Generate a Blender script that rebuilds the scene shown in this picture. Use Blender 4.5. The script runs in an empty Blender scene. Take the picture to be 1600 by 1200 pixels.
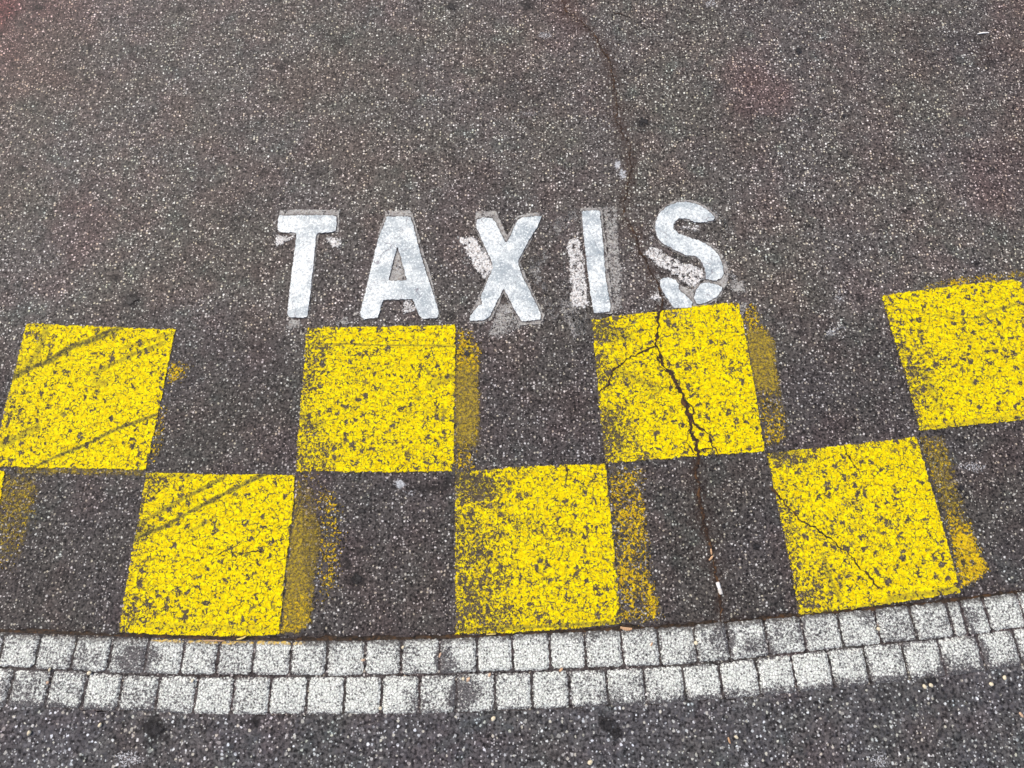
import bpy, bmesh, math, random
import numpy as np
random.seed(7); rng = np.random.default_rng(7)
S = bpy.context.scene
C = S.collection

# ------------------------------------------------------------------ camera
FPX, TILT, H = 680.0, math.radians(10.6), 1.45          # focal length in photo pixels, tilt from straight down, height (m)
cam = bpy.data.objects.new('camera', bpy.data.cameras.new('camera'))
cam.data.sensor_width = 36; cam.data.lens = FPX / 1600 * 36
cam.data.clip_start = 0.02; cam.data.clip_end = 500
cam.location = (0, 0, H); cam.rotation_euler = (TILT, 0, 0)
C.objects.link(cam); S.camera = cam
# ------------------------------------------------------------------ world, sun, exposure
SUN_EL, SUN_AZ = math.radians(48), math.radians(-50)     # overcast: soft light from the upper left
w = bpy.data.worlds.new('World'); S.world = w; w.use_nodes = True
nt = w.node_tree
sky = nt.nodes.new('ShaderNodeTexSky'); sky.sky_type = 'NISHITA'; sky.sun_disc = False
sky.sun_elevation = SUN_EL; sky.sun_rotation = SUN_AZ; sky.dust_density = 4.0; sky.air_density = 0.7; sky.ozone_density = 0.6
bg = nt.nodes['Background']; bg.inputs[1].default_value = 0.12
nt.links.new(sky.outputs[0], bg.inputs[0])
sl = bpy.data.lights.new('sun', 'SUN'); sl.energy = 1.4; sl.angle = math.radians(14); sl.color = (1.0, 0.94, 0.84)
sun = bpy.data.objects.new('sun', sl); C.objects.link(sun)
sun.rotation_euler = (math.radians(90) - SUN_EL, 0, math.pi - SUN_AZ)
S.view_settings.view_transform = 'Standard'; S.view_settings.look = 'None'
S.view_settings.exposure = 0.6; S.view_settings.gamma = 1; S.view_settings.use_curve_mapping = False

# ------------------------------------------------------------------ picture point -> place on the ground (and back)
ct, st = math.cos(TILT), math.sin(TILT)
def G(px, py):
    px = np.asarray(px, float); py = np.asarray(py, float)
    x = (px - 800) / FPX; y = -(py - 600) / FPX
    dy = y * ct + st; dz = y * st - ct
    t = H / -dz
    return x * t, dy * t
def I(X, Y):
    X = np.asarray(X, float); Y = np.asarray(Y, float)
    yc = Y * ct - H * st; zc = Y * st + H * ct
    return 800 + FPX * X / zc, 600 - FPX * yc / zc
PX = H / FPX                                              # about 2.1 mm of ground per picture pixel

# ------------------------------------------------------------------ node shorthand
class NB:
    def __init__(s, tree): s.t = tree; s.n = tree.nodes; s.l = tree.links; s._pos = None
    def set(s, sock, v):
        if isinstance(v, bpy.types.NodeSocket): s.l.new(v, sock)
        else: sock.default_value = v
    def pos(s):
        if s._pos is None: s._pos = s.n.new('ShaderNodeNewGeometry').outputs['Position']
        return s._pos
    def m(s, op, a, b=0.0, c=0.0, clamp=False):
        n = s.n.new('ShaderNodeMath'); n.operation = op; n.use_clamp = clamp
        s.set(n.inputs[0], a); s.set(n.inputs[1], b); s.set(n.inputs[2], c); return n.outputs[0]
    def noise(s, scale, detail=2.0, rough=0.5, vec=None, color=False, dist=0.0, off=0.0):
        n = s.n.new('ShaderNodeTexNoise'); n.noise_dimensions = '3D'
        v = vec if vec is not None else s.pos()
        if off:
            a = s.n.new('ShaderNodeVectorMath'); a.operation = 'ADD'; s.l.new(v, a.inputs[0]); a.inputs[1].default_value = (off, off * .7, off * 1.3); v = a.outputs[0]
        s.l.new(v, n.inputs['Vector'])
        n.inputs['Scale'].default_value = scale; n.inputs['Detail'].default_value = detail
        n.inputs['Roughness'].default_value = rough; n.inputs['Distortion'].default_value = dist
        return n.outputs['Color' if color else 'Fac']
    def vor(s, scale, feature='F1', vec=None, off=0.0, rand=1.0):
        n = s.n.new('ShaderNodeTexVoronoi'); n.voronoi_dimensions = '2D'; n.feature = feature
        v = vec if vec is not None else s.pos()
        if off:
            a = s.n.new('ShaderNodeVectorMath'); a.operation = 'ADD'; s.l.new(v, a.inputs[0]); a.inputs[1].default_value = (off, off * .7, 0); v = a.outputs[0]
        s.l.new(v, n.inputs['Vector']); n.inputs['Scale'].default_value = scale; n.inputs['Randomness'].default_value = rand
        return n.outputs
    def warp(s, scale, amount):
        c = s.noise(scale, 2, 0.5, color=True)
        a = s.n.new('ShaderNodeVectorMath'); a.operation = 'SUBTRACT'; s.l.new(c, a.inputs[0]); a.inputs[1].default_value = (.5, .5, .5)
        b = s.n.new('ShaderNodeVectorMath'); b.operation = 'SCALE'; s.l.new(a.outputs[0], b.inputs[0]); b.inputs['Scale'].default_value = amount
        d = s.n.new('ShaderNodeVectorMath'); d.operation = 'ADD'; s.l.new(b.outputs[0], d.inputs[0]); s.l.new(s.pos(), d.inputs[1])
        return d.outputs[0]
    def ms(s, v, a, b, c=0.0, d=1.0, smooth=True):          # map range, clamped
        n = s.n.new('ShaderNodeMapRange'); n.interpolation_type = 'SMOOTHSTEP' if smooth else 'LINEAR'
        s.set(n.inputs[0], v); s.set(n.inputs[1], a); s.set(n.inputs[2], b); s.set(n.inputs[3], c); s.set(n.inputs[4], d); return n.outputs[0]
    def mix(s, f, a, b, kind='MIX'):
        n = s.n.new('ShaderNodeMix'); n.data_type = 'RGBA'; n.blend_type = kind; n.clamp_factor = True
        s.set(n.inputs['Factor'], f)
        for sock, v in ((n.inputs[6], a), (n.inputs[7], b)):
            if isinstance(v, tuple): sock.default_value = (*v[:3], 1)
            elif isinstance(v, float): sock.default_value = (v, v, v, 1)
            else: s.l.new(v, sock)
        return n.outputs[2]
    def sep(s, c, i):
        n = s.n.new('ShaderNodeSeparateColor'); s.l.new(c, n.inputs[0]); return n.outputs[i]
    def attr(s, name):
        n = s.n.new('ShaderNodeAttribute'); n.attribute_name = name; return n.outputs['Fac']
    def objrand(s): return s.n.new('ShaderNodeObjectInfo').outputs['Random']
def material(name):
    m = bpy.data.materials.new(name); m.use_nodes = True
    b = NB(m.node_tree); p = m.node_tree.nodes['Principled BSDF']
    return m, b, p
def bump(b, p, h, strength=0.5, dist=0.002):
    n = b.n.new('ShaderNodeBump'); n.inputs['Strength'].default_value = strength; n.inputs['Distance'].default_value = dist
    b.set(n.inputs['Height'], h); b.l.new(n.outputs[0], p.inputs['Normal'])

def asphalt_color(b, kind='fine'):
    """stones in a dark binder. returns colour and height"""
    k = 1.0 if kind == 'fine' else 0.84
    wv = b.warp(230 * k, 0.007)
    mot = b.m('ADD', b.m('MULTIPLY', b.noise(150 * k, 3, 0.75), .6), b.m('MULTIPLY', b.noise(95 * k, 2, .6, off=2.2), .4))   # binder grain
    base = b.mix(b.ms(mot, .37, .63), (.012, .010, .010), (.165, .150, .143))
    v1 = b.vor(112 * k, vec=wv)
    r1 = b.sep(v1['Color'], 0); r2 = b.sep(v1['Color'], 1)
    st_mid = b.m('MULTIPLY', b.ms(v1['Distance'], .5, .3), b.ms(r1, .45, .60))      # grey and brown stones
    base = b.mix(b.m('MULTIPLY', st_mid, .62), base, b.mix(r2, (.075, .066, .064), (.27, .245, .23)))
    v2 = b.vor(98 * k, vec=wv, off=3.7)                                              # pale chips
    q1 = b.sep(v2['Color'], 0); q2 = b.sep(v2['Color'], 1); q3 = b.sep(v2['Color'], 2)
    rad = b.ms(q2, 0, 1, .12, .43)
    dens = b.ms(b.noise(3.1, 3, .6), .3, .7, .80, .70)
    pale = b.m('MULTIPLY', b.ms(v2['Distance'], rad, b.m('MULTIPLY', rad, .6)), b.ms(q1, dens, b.m('ADD', dens, .05)))
    pc = b.mix(b.ms(q3, .35, .9), (.60, .60, .57), (.68, .63, .50))
    pc = b.mix(b.ms(q3, .0, .4), (1.0, .99, .96), pc)
    base = b.mix(pale, base, pc)
    v3 = b.vor(190 * k, off=9.1)                                                     # tiny glints
    gl = b.m('MULTIPLY', b.ms(v3['Distance'], .5, .25), b.ms(b.sep(v3['Color'], 0), .91, .94))
    base = b.mix(b.m('MULTIPLY', gl, .85), base, (.72, .70, .66))
    v4 = b.vor(78 * k, vec=wv, off=5.3)                                              # dark pits
    pit = b.m('MULTIPLY', b.ms(v4['Distance'], .42, .15), b.ms(b.sep(v4['Color'], 0), .72, .84))
    base = b.mix(b.m('MULTIPLY', pit, .8), base, (.012, .010, .010))
    hgt = b.m('ADD', mot, b.m('SUBTRACT', b.m('MULTIPLY', st_mid, .4), b.m('MULTIPLY', pit, .7)))
    if kind != 'fine':                                                               # rounded river chips in the coarser road
        v5 = b.vor(50, vec=b.warp(110, .014), off=2.2)
        c1 = b.sep(v5['Color'], 0); c2 = b.sep(v5['Color'], 1); c3 = b.sep(v5['Color'], 2)
        big = b.m('MULTIPLY', b.ms(v5['Distance'], b.ms(c2, 0, 1, .14, .30), b.ms(c2, 0, 1, .09, .22)), b.ms(c1, .89, .91))
        base = b.mix(big, base, b.mix(c3, (.60, .57, .48), (.24, .22, .22)))
        v6 = b.vor(58, vec=b.warp(150, .012), off=6.2)
        dk = b.m('MULTIPLY', b.ms(v6['Distance'], .42, .25), b.ms(b.sep(v6['Color'], 0), .55, .6))
        base = b.mix(b.m('MULTIPLY', dk, .55), base, b.mix(b.sep(v6['Color'], 1), (.016, .016, .018), (.15, .14, .145)))
    t1 = b.noise(2.3, 5, .62); t2 = b.noise(5.5, 4, .6, off=4.0); t3 = b.noise(17, 4, .65, off=8.0); t4 = b.noise(9, 4, .6, off=12.0)
    base = b.mix(b.ms(t1, .38, .62), base, b.mix(1.0, base, (.95, .97, .90), 'MULTIPLY'))
    base = b.mix(b.ms(t2, .42, .66, 0, .8), base, b.mix(1.0, base, (1.06, .93, .93), 'MULTIPLY'))
    base = b.mix(b.ms(t4, .54, .70, 0, .6), base, b.mix(1.0, base, (.84, 1.0, .98), 'MULTIPLY'))
    base = b.mix(b.ms(t3, .35, .65, 0, .5), base, b.mix(1.0, base, (.66, .64, .66), 'MULTIPLY'))
    base = b.mix(b.ms(b.noise(11, 4, .7, off=15), .56, .72, 0, .5), base, b.mix(1.0, base, (1.35, 1.32, 1.28), 'MULTIPLY'))
    if kind != 'fine': base = b.mix(1.0, base, (.93, .99, 1.08), 'MULTIPLY')
    return base, hgt

# --- the taxi bay's asphalt, with stains kept as attributes on the mesh
def mat_asphalt(name, kind):
    m, b, p = material(name)
    col, hgt = asphalt_color(b, kind)
    gr = b.noise(110, 4, .7)
    rust = b.m('MULTIPLY', b.attr('rust'), b.ms(gr, .35, .62))
    col = b.mix(b.m('MULTIPLY', rust, .8), col, (.050, .027, .019))
    red = b.attr('red'); col = b.mix(b.m('MULTIPLY', red, .9), col, b.mix(1.0, col, (1.05, .56, .58), 'MULTIPLY'))
    dk = b.m('MULTIPLY', b.attr('dark'), b.ms(gr, .25, .6, .55, 1))
    col = b.mix(dk, col, b.mix(1.0, col, (.585, .58, .61), 'MULTIPLY'))
    sp = b.attr('spot'); col = b.mix(b.m('MULTIPLY', sp, b.ms(gr, .3, .6, .5, 1)), col, (.016, .014, .014))
    pl = b.attr('pale'); pn = b.ms(b.m('ADD', b.noise(190, 3, .65), b.m('MULTIPLY', pl, .33)), .60, .72)
    col = b.mix(b.m('MULTIPLY', pn, b.ms(pl, 0, .2)), col, (.50, .51, .53))
    b.l.new(col, p.inputs['Base Color']); p.inputs['Roughness'].default_value = .75; p.inputs['Specular IOR Level'].default_value = .22
    bump(b, p, hgt, .55, .003)
    return m
M = {}
M['asphalt'] = mat_asphalt('worn_bay_asphalt', 'fine')
M['road'] = mat_asphalt('coarse_road_asphalt', 'coarse')

# --- road paint: attributes cover (solid paint), film (thin stain left in the stone), dirt (rubber, grime, painted shade round the letters)
def mat_paint(name, c1, c2, film_c, dirt_or_shade_c, vein=.8, scale=1.0, filmop=.75, fine=.5, thin=None, covk=.90):
    m, b, p = material(name)
    cov = b.attr('cover'); film = b.attr('film'); dirt_or_shade = b.attr('dirt_or_shade')
    big = b.noise(7, 3, .6); med = b.noise(24 * scale, 3, .6, off=2)
    wv = b.warp(120, .010)
    nb = b.ms(b.noise(66 * scale, 3, .65, vec=wv), .30, .70, 0, 1, False)
    nf = b.ms(b.noise(125 * scale, 3, .75, vec=wv), .30, .70, 0, 1, False)
    lace = b.ms(cov, .80, .50, fine, .92)                     # where the coat is thin it breaks into finer lace
    s = b.m('ADD', b.m('MULTIPLY', nb, b.m('SUBTRACT', 1, lace)), b.m('MULTIPLY', nf, lace))
    cv = b.m('ADD', b.m('MULTIPLY', cov, covk), b.m('MULTIPLY', b.m('SUBTRACT', big, .5), .28))
    cv = b.m('ADD', cv, b.m('MULTIPLY', b.m('SUBTRACT', med, .5), .38))
    cv = b.m('MULTIPLY', cv, b.ms(cov, 0, .12))
    d = b.m('SUBTRACT', cv, s)
    ve = b.vor(74 * scale, 'DISTANCE_TO_EDGE', vec=b.warp(100, .020), off=1.5)['Distance']
    veinw = b.ms(b.noise(60, 3, .7, off=6), .42, .68, .0, .20)
    vn = b.m('MULTIPLY', b.ms(ve, veinw, b.m('MULTIPLY', veinw, .35)), vein)
    mask = b.m('MULTIPLY', b.ms(d, -.03, .05), b.m('SUBTRACT', 1, vn))
    v2 = b.vor(33 * scale, off=7.7, vec=b.warp(70, .045))
    hole = b.m('MULTIPLY', b.ms(b.m('ADD', v2['Distance'], b.m('MULTIPLY', nf, .25)), .42, .32), b.ms(b.sep(v2['Color'], 0), .62, .72))
    mask = b.m('MULTIPLY', mask, b.m('SUBTRACT', 1, hole))
    col = b.mix(b.ms(b.noise(60, 4, .7, off=3), .38, .64), c1, c2)
    col = b.mix(b.ms(b.noise(150, 3, .7, off=8), .42, .66, 0, .8), col, b.mix(1.0, col, (.62, .55, .5), 'MULTIPLY'))
    if thin: col = b.mix(b.ms(d, .03, .20, .75, 0), col, thin)
    fn = b.ms(b.m('ADD', film, b.m('MULTIPLY', b.m('SUBTRACT', b.noise(80, 5, .8, off=11), .5), 2.6)), .34, .72)
    fcol = b.mix(b.ms(b.noise(90, 4, .75, off=13), .38, .62), film_c[0], film_c[1])
    fcol = b.mix(b.ms(b.noise(160, 3, .7, off=17), .5, .62, 0, .7), fcol, (.06, .05, .045))
    fop = b.m('MULTIPLY', b.m('MULTIPLY', fn, b.ms(film, 0, .1)), b.ms(nf, .1, .9, filmop, filmop * .55))
    colr = b.mix(mask, fcol, col)
    dn = b.m('MULTIPLY', dirt_or_shade, b.ms(b.noise(110, 3, .7, off=5), .34, .60, .5, 1))
    colr = b.mix(dn, colr, dirt_or_shade_c)
    alpha = b.m('MAXIMUM', mask, fop)
    tr = b.n.new('ShaderNodeBsdfTransparent'); mx = b.n.new('ShaderNodeMixShader')
    b.l.new(colr, p.inputs['Base Color']); p.inputs['Roughness'].default_value = .8; p.inputs['Specular IOR Level'].default_value = .1
    bump(b, p, b.m('ADD', b.m('MULTIPLY', mask, .8), b.m('MULTIPLY', nf, .6)), .6, .0025)
    b.l.new(alpha, mx.inputs[0]); b.l.new(tr.outputs[0], mx.inputs[1]); b.l.new(p.outputs[0], mx.inputs[2])
    b.l.new(mx.outputs[0], b.n['Material Output'].inputs[0])
    return m
M['yellow'] = mat_paint('worn_yellow_road_paint', (.93, .80, .003), (.80, .60, .003), ((.14, .11, .075), (.21, .165, .085)), (.105, .095, .04), filmop=.75, thin=(.56, .43, .03), vein=.9)
M['ochre'] = mat_paint('faded_ochre_paint', (.80, .58, .01), (.60, .38, .02), ((.22, .165, .05), (.56, .41, .03)), (.1, .09, .05), vein=.5, filmop=.9, fine=.5, covk=1.3)
M['oldwhite'] = mat_paint('flaking_old_white_paint', (.88, .88, .86), (.72, .73, .72), ((.20, .19, .19), (.27, .265, .26)), (.1, .1, .1), vein=.4, scale=1.2, filmop=.55, fine=.5, covk=1.08)
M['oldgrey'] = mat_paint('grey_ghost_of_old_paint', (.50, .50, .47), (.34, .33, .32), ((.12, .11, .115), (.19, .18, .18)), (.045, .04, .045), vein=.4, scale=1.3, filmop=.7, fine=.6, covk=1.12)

def mat_letter():
    m, b, p = material('thick_white_letter_paint')
    n1 = b.noise(16, 4, .65, off=2); n2 = b.noise(120, 4, .8); n3 = b.noise(5, 2, .5, off=7)
    col = b.mix(b.ms(b.m('ADD', n1, b.m('MULTIPLY', b.m('SUBTRACT', n3, .5), .5)), .40, .66), (.78, .83, .82), (.36, .42, .45))
    col = b.mix(b.ms(n2, .46, .60, 0, .7), col, (.26, .31, .35))
    col = b.mix(b.ms(b.noise(170, 2, .6), .52, .66, 0, .7), col, (.90, .95, .94))
    col = b.mix(b.ms(b.noise(85, 4, .8, off=14), .54, .66, 0, .55), col, (.33, .36, .38))
    cr = b.vor(13, 'DISTANCE_TO_EDGE', vec=b.warp(30, .05))['Distance']
    crm = b.m('MULTIPLY', b.ms(cr, .022, .010), b.ms(b.noise(11, 2, .5, off=3), .50, .60))
    col = b.mix(b.m('MULTIPLY', crm, .75), col, (.17, .16, .19))
    chip = b.m('MULTIPLY', b.ms(b.noise(105, 4, .8, off=21), .615, .65), b.ms(b.noise(13, 3, .6, off=23), .40, .60, .25, 1))
    col = b.mix(b.m('MULTIPLY', chip, .85), col, (.11, .10, .10))
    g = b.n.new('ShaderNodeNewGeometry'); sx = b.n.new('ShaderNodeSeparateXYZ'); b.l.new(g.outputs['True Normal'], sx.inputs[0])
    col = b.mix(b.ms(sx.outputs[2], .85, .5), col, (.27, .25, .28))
    b.l.new(col, p.inputs['Base Color']); p.inputs['Roughness'].default_value = .6
    bump(b, p, b.m('SUBTRACT', b.m('MULTIPLY', n2, .8), crm), .5, .0015)
    return m
M['letter'] = mat_letter()

def mat_sett():
    m, b, p = material('worn_white_paint_on_stone_sett')
    cov = b.attr('cover')
    nb = b.ms(b.noise(135, 4, .85), .33, .67, 0, 1, False); nm = b.noise(38, 3, .6, off=3)
    cv = b.m('ADD', cov, b.m('MULTIPLY', b.m('SUBTRACT', nm, .5), .6))
    cv = b.m('MAXIMUM', cv, .24)
    mask = b.ms(b.m('SUBTRACT', cv, nb), -.05, .10)
    ve = b.vor(105, 'DISTANCE_TO_EDGE', vec=b.warp(130, .012))['Distance']
    mask = b.m('MULTIPLY', mask, b.m('SUBTRACT', 1, b.m('MULTIPLY', b.ms(ve, .16, .04), .65)))
    stone = b.mix(b.ms(b.noise(180, 3, .7, off=4), .3, .7), (.022, .020, .021), (.17, .16, .16))
    v = b.vor(120, off=3.7); stone = b.mix(b.m('MULTIPLY', b.ms(v['Distance'], .35, .15), b.ms(b.sep(v['Color'], 0), .88, .9)), stone, (.6, .58, .54))
    wc = b.mix(b.ms(b.noise(80, 3, .6, off=6), .35, .65), (.70, .74, .68), (.92, .95, .89))
    col = b.mix(mask, stone, wc)
    vs = b.vor(120, off=8.3, vec=b.warp(150, .01)); col = b.mix(b.m('MULTIPLY', b.ms(vs['Distance'], .40, .2), b.ms(b.sep(vs['Color'], 0), .74, .80, 0, .85)), col, (.030, .028, .029))
    dirt_or_shade = b.attr('dirt_or_shade'); col = b.mix(b.m('MULTIPLY', dirt_or_shade, b.ms(b.noise(100, 3, .7, off=9), .3, .6)), col, (.06, .055, .05))
    yl = b.attr('film'); ym = b.m('MULTIPLY', b.ms(yl, .2, .7), b.ms(b.noise(90, 3, .7, off=12), .42, .55))
    col = b.mix(ym, col, (.62, .42, .08))
    b.l.new(col, p.inputs['Base Color']); p.inputs['Roughness'].default_value = .7
    bump(b, p, b.m('ADD', nb, mask), .5, .002)
    return m
M['sett'] = mat_sett()

def mat_simple(name, c1, c2, scale, rough=.8, c3=None, alpha=False, spec=.3):
    m, b, p = material(name)
    n = b.noise(scale, 4, .7); col = b.mix(b.ms(n, .35, .65), c1, c2)
    if c3: col = b.mix(b.ms(b.noise(scale * .35, 3, .6, off=5), .5, .64), col, c3)
    b.l.new(col, p.inputs['Base Color']); p.inputs['Roughness'].default_value = rough; p.inputs['Specular IOR Level'].default_value = spec
    bump(b, p, n, .6, .002)
    if alpha:
        a = b.attr('cover'); al = b.ms(b.m('ADD', a, b.m('MULTIPLY', b.m('SUBTRACT', b.noise(150, 4, .7, off=2), .5), .9)), .3, .62)
        al = b.m('MULTIPLY', al, b.ms(a, 0, .08))
        tr = b.n.new('ShaderNodeBsdfTransparent'); mx = b.n.new('ShaderNodeMixShader')
        b.l.new(al, mx.inputs[0]); b.l.new(tr.outputs[0], mx.inputs[1]); b.l.new(p.outputs[0], mx.inputs[2])
        b.l.new(mx.outputs[0], b.n['Material Output'].inputs[0])
    return m
M['mortar'] = mat_simple('grey_joint_mortar', (.040, .036, .042), (.095, .086, .095), 160)
M['debris'] = mat_simple('rusty_soil_in_the_gap', (.010, .008, .006), (.060, .040, .026), 120, c3=(.080, .042, .018))
M['crack'] = mat_simple('brown_soil_in_crack', (.010, .007, .006), (.060, .034, .020), 150, c3=(.10, .05, .02), alpha=True)
M['gum'] = mat_simple('trodden_black_gum', (.008, .007, .007), (.040, .037, .037), 120, alpha=True, rough=.6)
M['chalk'] = mat_simple('bluish_white_paint_spill', (.34, .36, .38), (.66, .69, .72), 150, alpha=True)
M['wood'] = mat_simple('orange_wood_chip', (.44, .25, .13), (.60, .40, .24), 300, rough=.6)
M['straw'] = mat_simple('pale_straw', (.60, .45, .12), (.75, .60, .25), 300)
M['paper'] = mat_simple('white_cigarette_paper', (.78, .78, .77), (.88, .88, .87), 300, rough=.6)
M['filter'] = mat_simple('pale_filter', (.62, .60, .55), (.72, .70, .66), 300, rough=.7)
M['stone_cream'] = mat_simple('cream_pebble', (.55, .48, .33), (.72, .66, .50), 200, rough=.5)
M['stone_orange'] = mat_simple('orange_pebble', (.48, .31, .20), (.62, .46, .33), 200, rough=.5)

# ------------------------------------------------------------------ geometry helpers
def resample(pts, step):
    out = []
    for (x0, y0), (x1, y1) in zip(pts[:-1], pts[1:]):
        n = max(1, int(math.hypot(x1 - x0, y1 - y0) / step))
        for k in range(n): out.append((x0 + (x1 - x0) * k / n, y0 + (y1 - y0) * k / n))
    out.append(tuple(pts[-1])); return out
def smooth_line(pts, it=2):
    for _ in range(it):
        q = [pts[0]]
        for a, c in zip(pts[:-1], pts[1:]):
            q.append((a[0] * .75 + c[0] * .25, a[1] * .75 + c[1] * .25)); q.append((a[0] * .25 + c[0] * .75, a[1] * .25 + c[1] * .75))
        q.append(pts[-1]); pts = q
    return pts
def dist_line(x, y, pts):
    d = np.full(np.shape(x), 1e9)
    for (x0, y0), (x1, y1) in zip(pts[:-1], pts[1:]):
        dx, dy = x1 - x0, y1 - y0; L = dx * dx + dy * dy + 1e-9
        t = np.clip(((x - x0) * dx + (y - y0) * dy) / L, 0, 1)
        d = np.minimum(d, np.hypot(x - x0 - t * dx, y - y0 - t * dy))
    return d
def inside(x, y, poly):
    r = np.zeros(np.shape(x), bool); n = len(poly)
    for i in range(n):
        x0, y0 = poly[i]; x1, y1 = poly[(i + 1) % n]
        if y0 == y1: continue
        r ^= ((y0 > y) != (y1 > y)) & (x < (x1 - x0) * (y - y0) / (y1 - y0) + x0)
    return r
def sdist(x, y, poly):
    d = dist_line(x, y, list(poly) + [poly[0]])
    return np.where(inside(x, y, poly), d, -d)
def sstep(a, b, v):
    t = np.clip((v - a) / (b - a), 0, 1); return t * t * (3 - 2 * t)
_vals = rng.random((64, 64))
def vnoise(x, y, cell):                                   # value noise for hand-placed wear
    x = np.asarray(x) / cell + 1000; y = np.asarray(y) / cell + 1000
    i = np.floor(x).astype(int); j = np.floor(y).astype(int); fx = x - i; fy = y - j
    fx = fx * fx * (3 - 2 * fx); fy = fy * fy * (3 - 2 * fy)
    v = lambda a, c: _vals[a % 64, c % 64]
    return (v(i, j) * (1 - fx) + v(i + 1, j) * fx) * (1 - fy) + (v(i, j + 1) * (1 - fx) + v(i + 1, j + 1) * fx) * fy
def mesh_obj(name, verts, faces, mat, parent=None, smooth=False, attrs=None):
    me = bpy.data.meshes.new(name); me.from_pydata(verts, [], faces); me.update()
    for k, v in (attrs or {}).items():
        a = me.attributes.new(k, 'FLOAT', 'POINT'); a.data.foreach_set('value', np.ascontiguousarray(v, dtype=np.float32))
    me.materials.append(mat)
    if smooth: me.polygons.foreach_set('use_smooth', [True] * len(me.polygons))
    o = bpy.data.objects.new(name, me); C.objects.link(o)
    if parent: o.parent = parent
    return o
def tag(o, label=None, cat=None, group=None, kind=None):
    if label: o['label'] = label
    if cat: o['category'] = cat
    if group: o['group'] = group
    if kind: o['kind'] = kind
    return o
def patch(name, poly, mat, z, res=3.0, soft=2.0, parent=None, cover=None, film=None, dirt_or_shade=None, grow=0.0, dome=0.0):
    """a thin skin of paint lying on the ground inside an outline; its edge wears away over `soft` pixels"""
    xs = [p[0] for p in poly]; ys = [p[1] for p in poly]; g = soft + grow + res
    gx = np.arange(min(xs) - g, max(xs) + g + res, res); gy = np.arange(min(ys) - g, max(ys) + g + res, res)
    X, Y = np.meshgrid(gx, gy); sd = sdist(X, Y, poly) + grow + (vnoise(X, Y, 5.3) - .5) * min(4.0, 1.1 * soft) + (vnoise(X, Y, 21) - .5) * min(3.0, .7 * soft)
    edge = sstep(-soft, soft, sd)
    cv = (cover(X, Y, sd) if callable(cover) else np.full(X.shape, 1.0 if cover is None else cover)) * edge
    fm = (film(X, Y, sd) if callable(film) else np.full(X.shape, film or 0.0)) * edge
    dt = dirt_or_shade(X, Y) if dirt_or_shade else np.zeros(X.shape)
    keep = sd > -soft - .5
    f_ok = keep[:-1, :-1] | keep[1:, :-1] | keep[:-1, 1:] | keep[1:, 1:]
    ids = -np.ones(X.shape, int); use = np.zeros(X.shape, bool)
    use[:-1, :-1] |= f_ok; use[1:, :-1] |= f_ok; use[:-1, 1:] |= f_ok; use[1:, 1:] |= f_ok
    ids[use] = np.arange(use.sum())
    WX, WY = G(X[use], Y[use]); zz = z + dome * sstep(0, 8, sd[use])
    if np.isscalar(zz): zz = np.full(WX.shape, zz)
    faces = [(int(ids[j + 1, i]), int(ids[j + 1, i + 1]), int(ids[j, i + 1]), int(ids[j, i])) for j, i in zip(*np.nonzero(f_ok))]
    return mesh_obj(name, np.c_[WX, WY, zz].tolist(), faces, mat, parent, attrs={'cover': cv[use], 'film': fm[use], 'dirt_or_shade': np.clip(dt[use], 0, 1)})
def strokes(lst):
    """grime along lines: (points, width, strength)"""
    def f(X, Y):
        d = np.zeros(X.shape)
        for pts, wd, s in lst:
            wob = (vnoise(X, Y, 14) - .5) * wd * .5
            d = np.maximum(d, min(1, 1.15 * s) * sstep(.85, .45, (dist_line(X, Y, pts) + wob) / wd))
        return d
    return f
def blobs(X, Y, lst):
    v = np.zeros(X.shape)
    for x, y, rx, ry, s in lst:
        r = np.hypot((X - x) / rx, (Y - y) / ry) + (vnoise(X, Y, max(4, min(rx, ry) * .6)) - .5) * .7
        v = np.maximum(v, s * sstep(1.15, .45, r))
    return v

# ------------------------------------------------------------------ lines of the place, traced in picture pixels
KERB = [(-900, 905), (-500, 955), (-200, 975), (0, 984), (185, 991), (350, 996), (560, 998), (711, 994), (800, 990), (970, 982), (1075, 976), (1200, 965), (1375, 950), (1500, 937), (1600, 923), (1800, 893), (2400, 780)]
MID = [(-900, 960), (-500, 1012), (-200, 1034), (0, 1043), (125, 1049), (225, 1054), (300, 1056), (500, 1057), (650, 1055), (800, 1050), (900, 1046), (1050, 1041), (1120, 1035), (1200, 1026), (1325, 1012), (1438, 1001), (1525, 992), (1600, 981), (1800, 950), (2400, 835)]
BOT = [(-900, 1012), (-500, 1070), (-200, 1095), (0, 1105), (175, 1111), (300, 1117), (500, 1118), (650, 1117), (800, 1111), (888, 1108), (1000, 1103), (1125, 1094), (1250, 1083), (1350, 1072), (1418, 1063), (1525, 1052), (1600, 1039), (1800, 1008), (2400, 890)]
def lineY(L, x): return np.interp(x, [p[0] for p in L], [p[1] for p in L])
def world_line(L, dy=0.0):
    a = np.array(smooth_line(L, 2)); X, Y = G(a[:, 0], a[:, 1] + dy); return X, Y
CRACK = [(868, -30), (882, 15), (922, 47), (940, 75), (957, 110), (962, 150), (964, 185), (972, 210), (986, 232), (984, 270), (981, 290), (976, 314), (975, 338), (992, 367), (996, 385), (1007, 406), (1018, 427), (1028, 448), (1034, 469), (1032, 485), (1027, 505), (1024, 539), (1035, 567), (1049, 590), (1063, 607), (1068, 627), (1076, 650), (1079, 672), (1086, 684), (1089, 712), (1088, 740), (1091, 765), (1094, 790), (1100, 820), (1107, 845), (1112, 872), (1118, 897), (1125, 928), (1125, 967), (1126, 976)]

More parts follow.
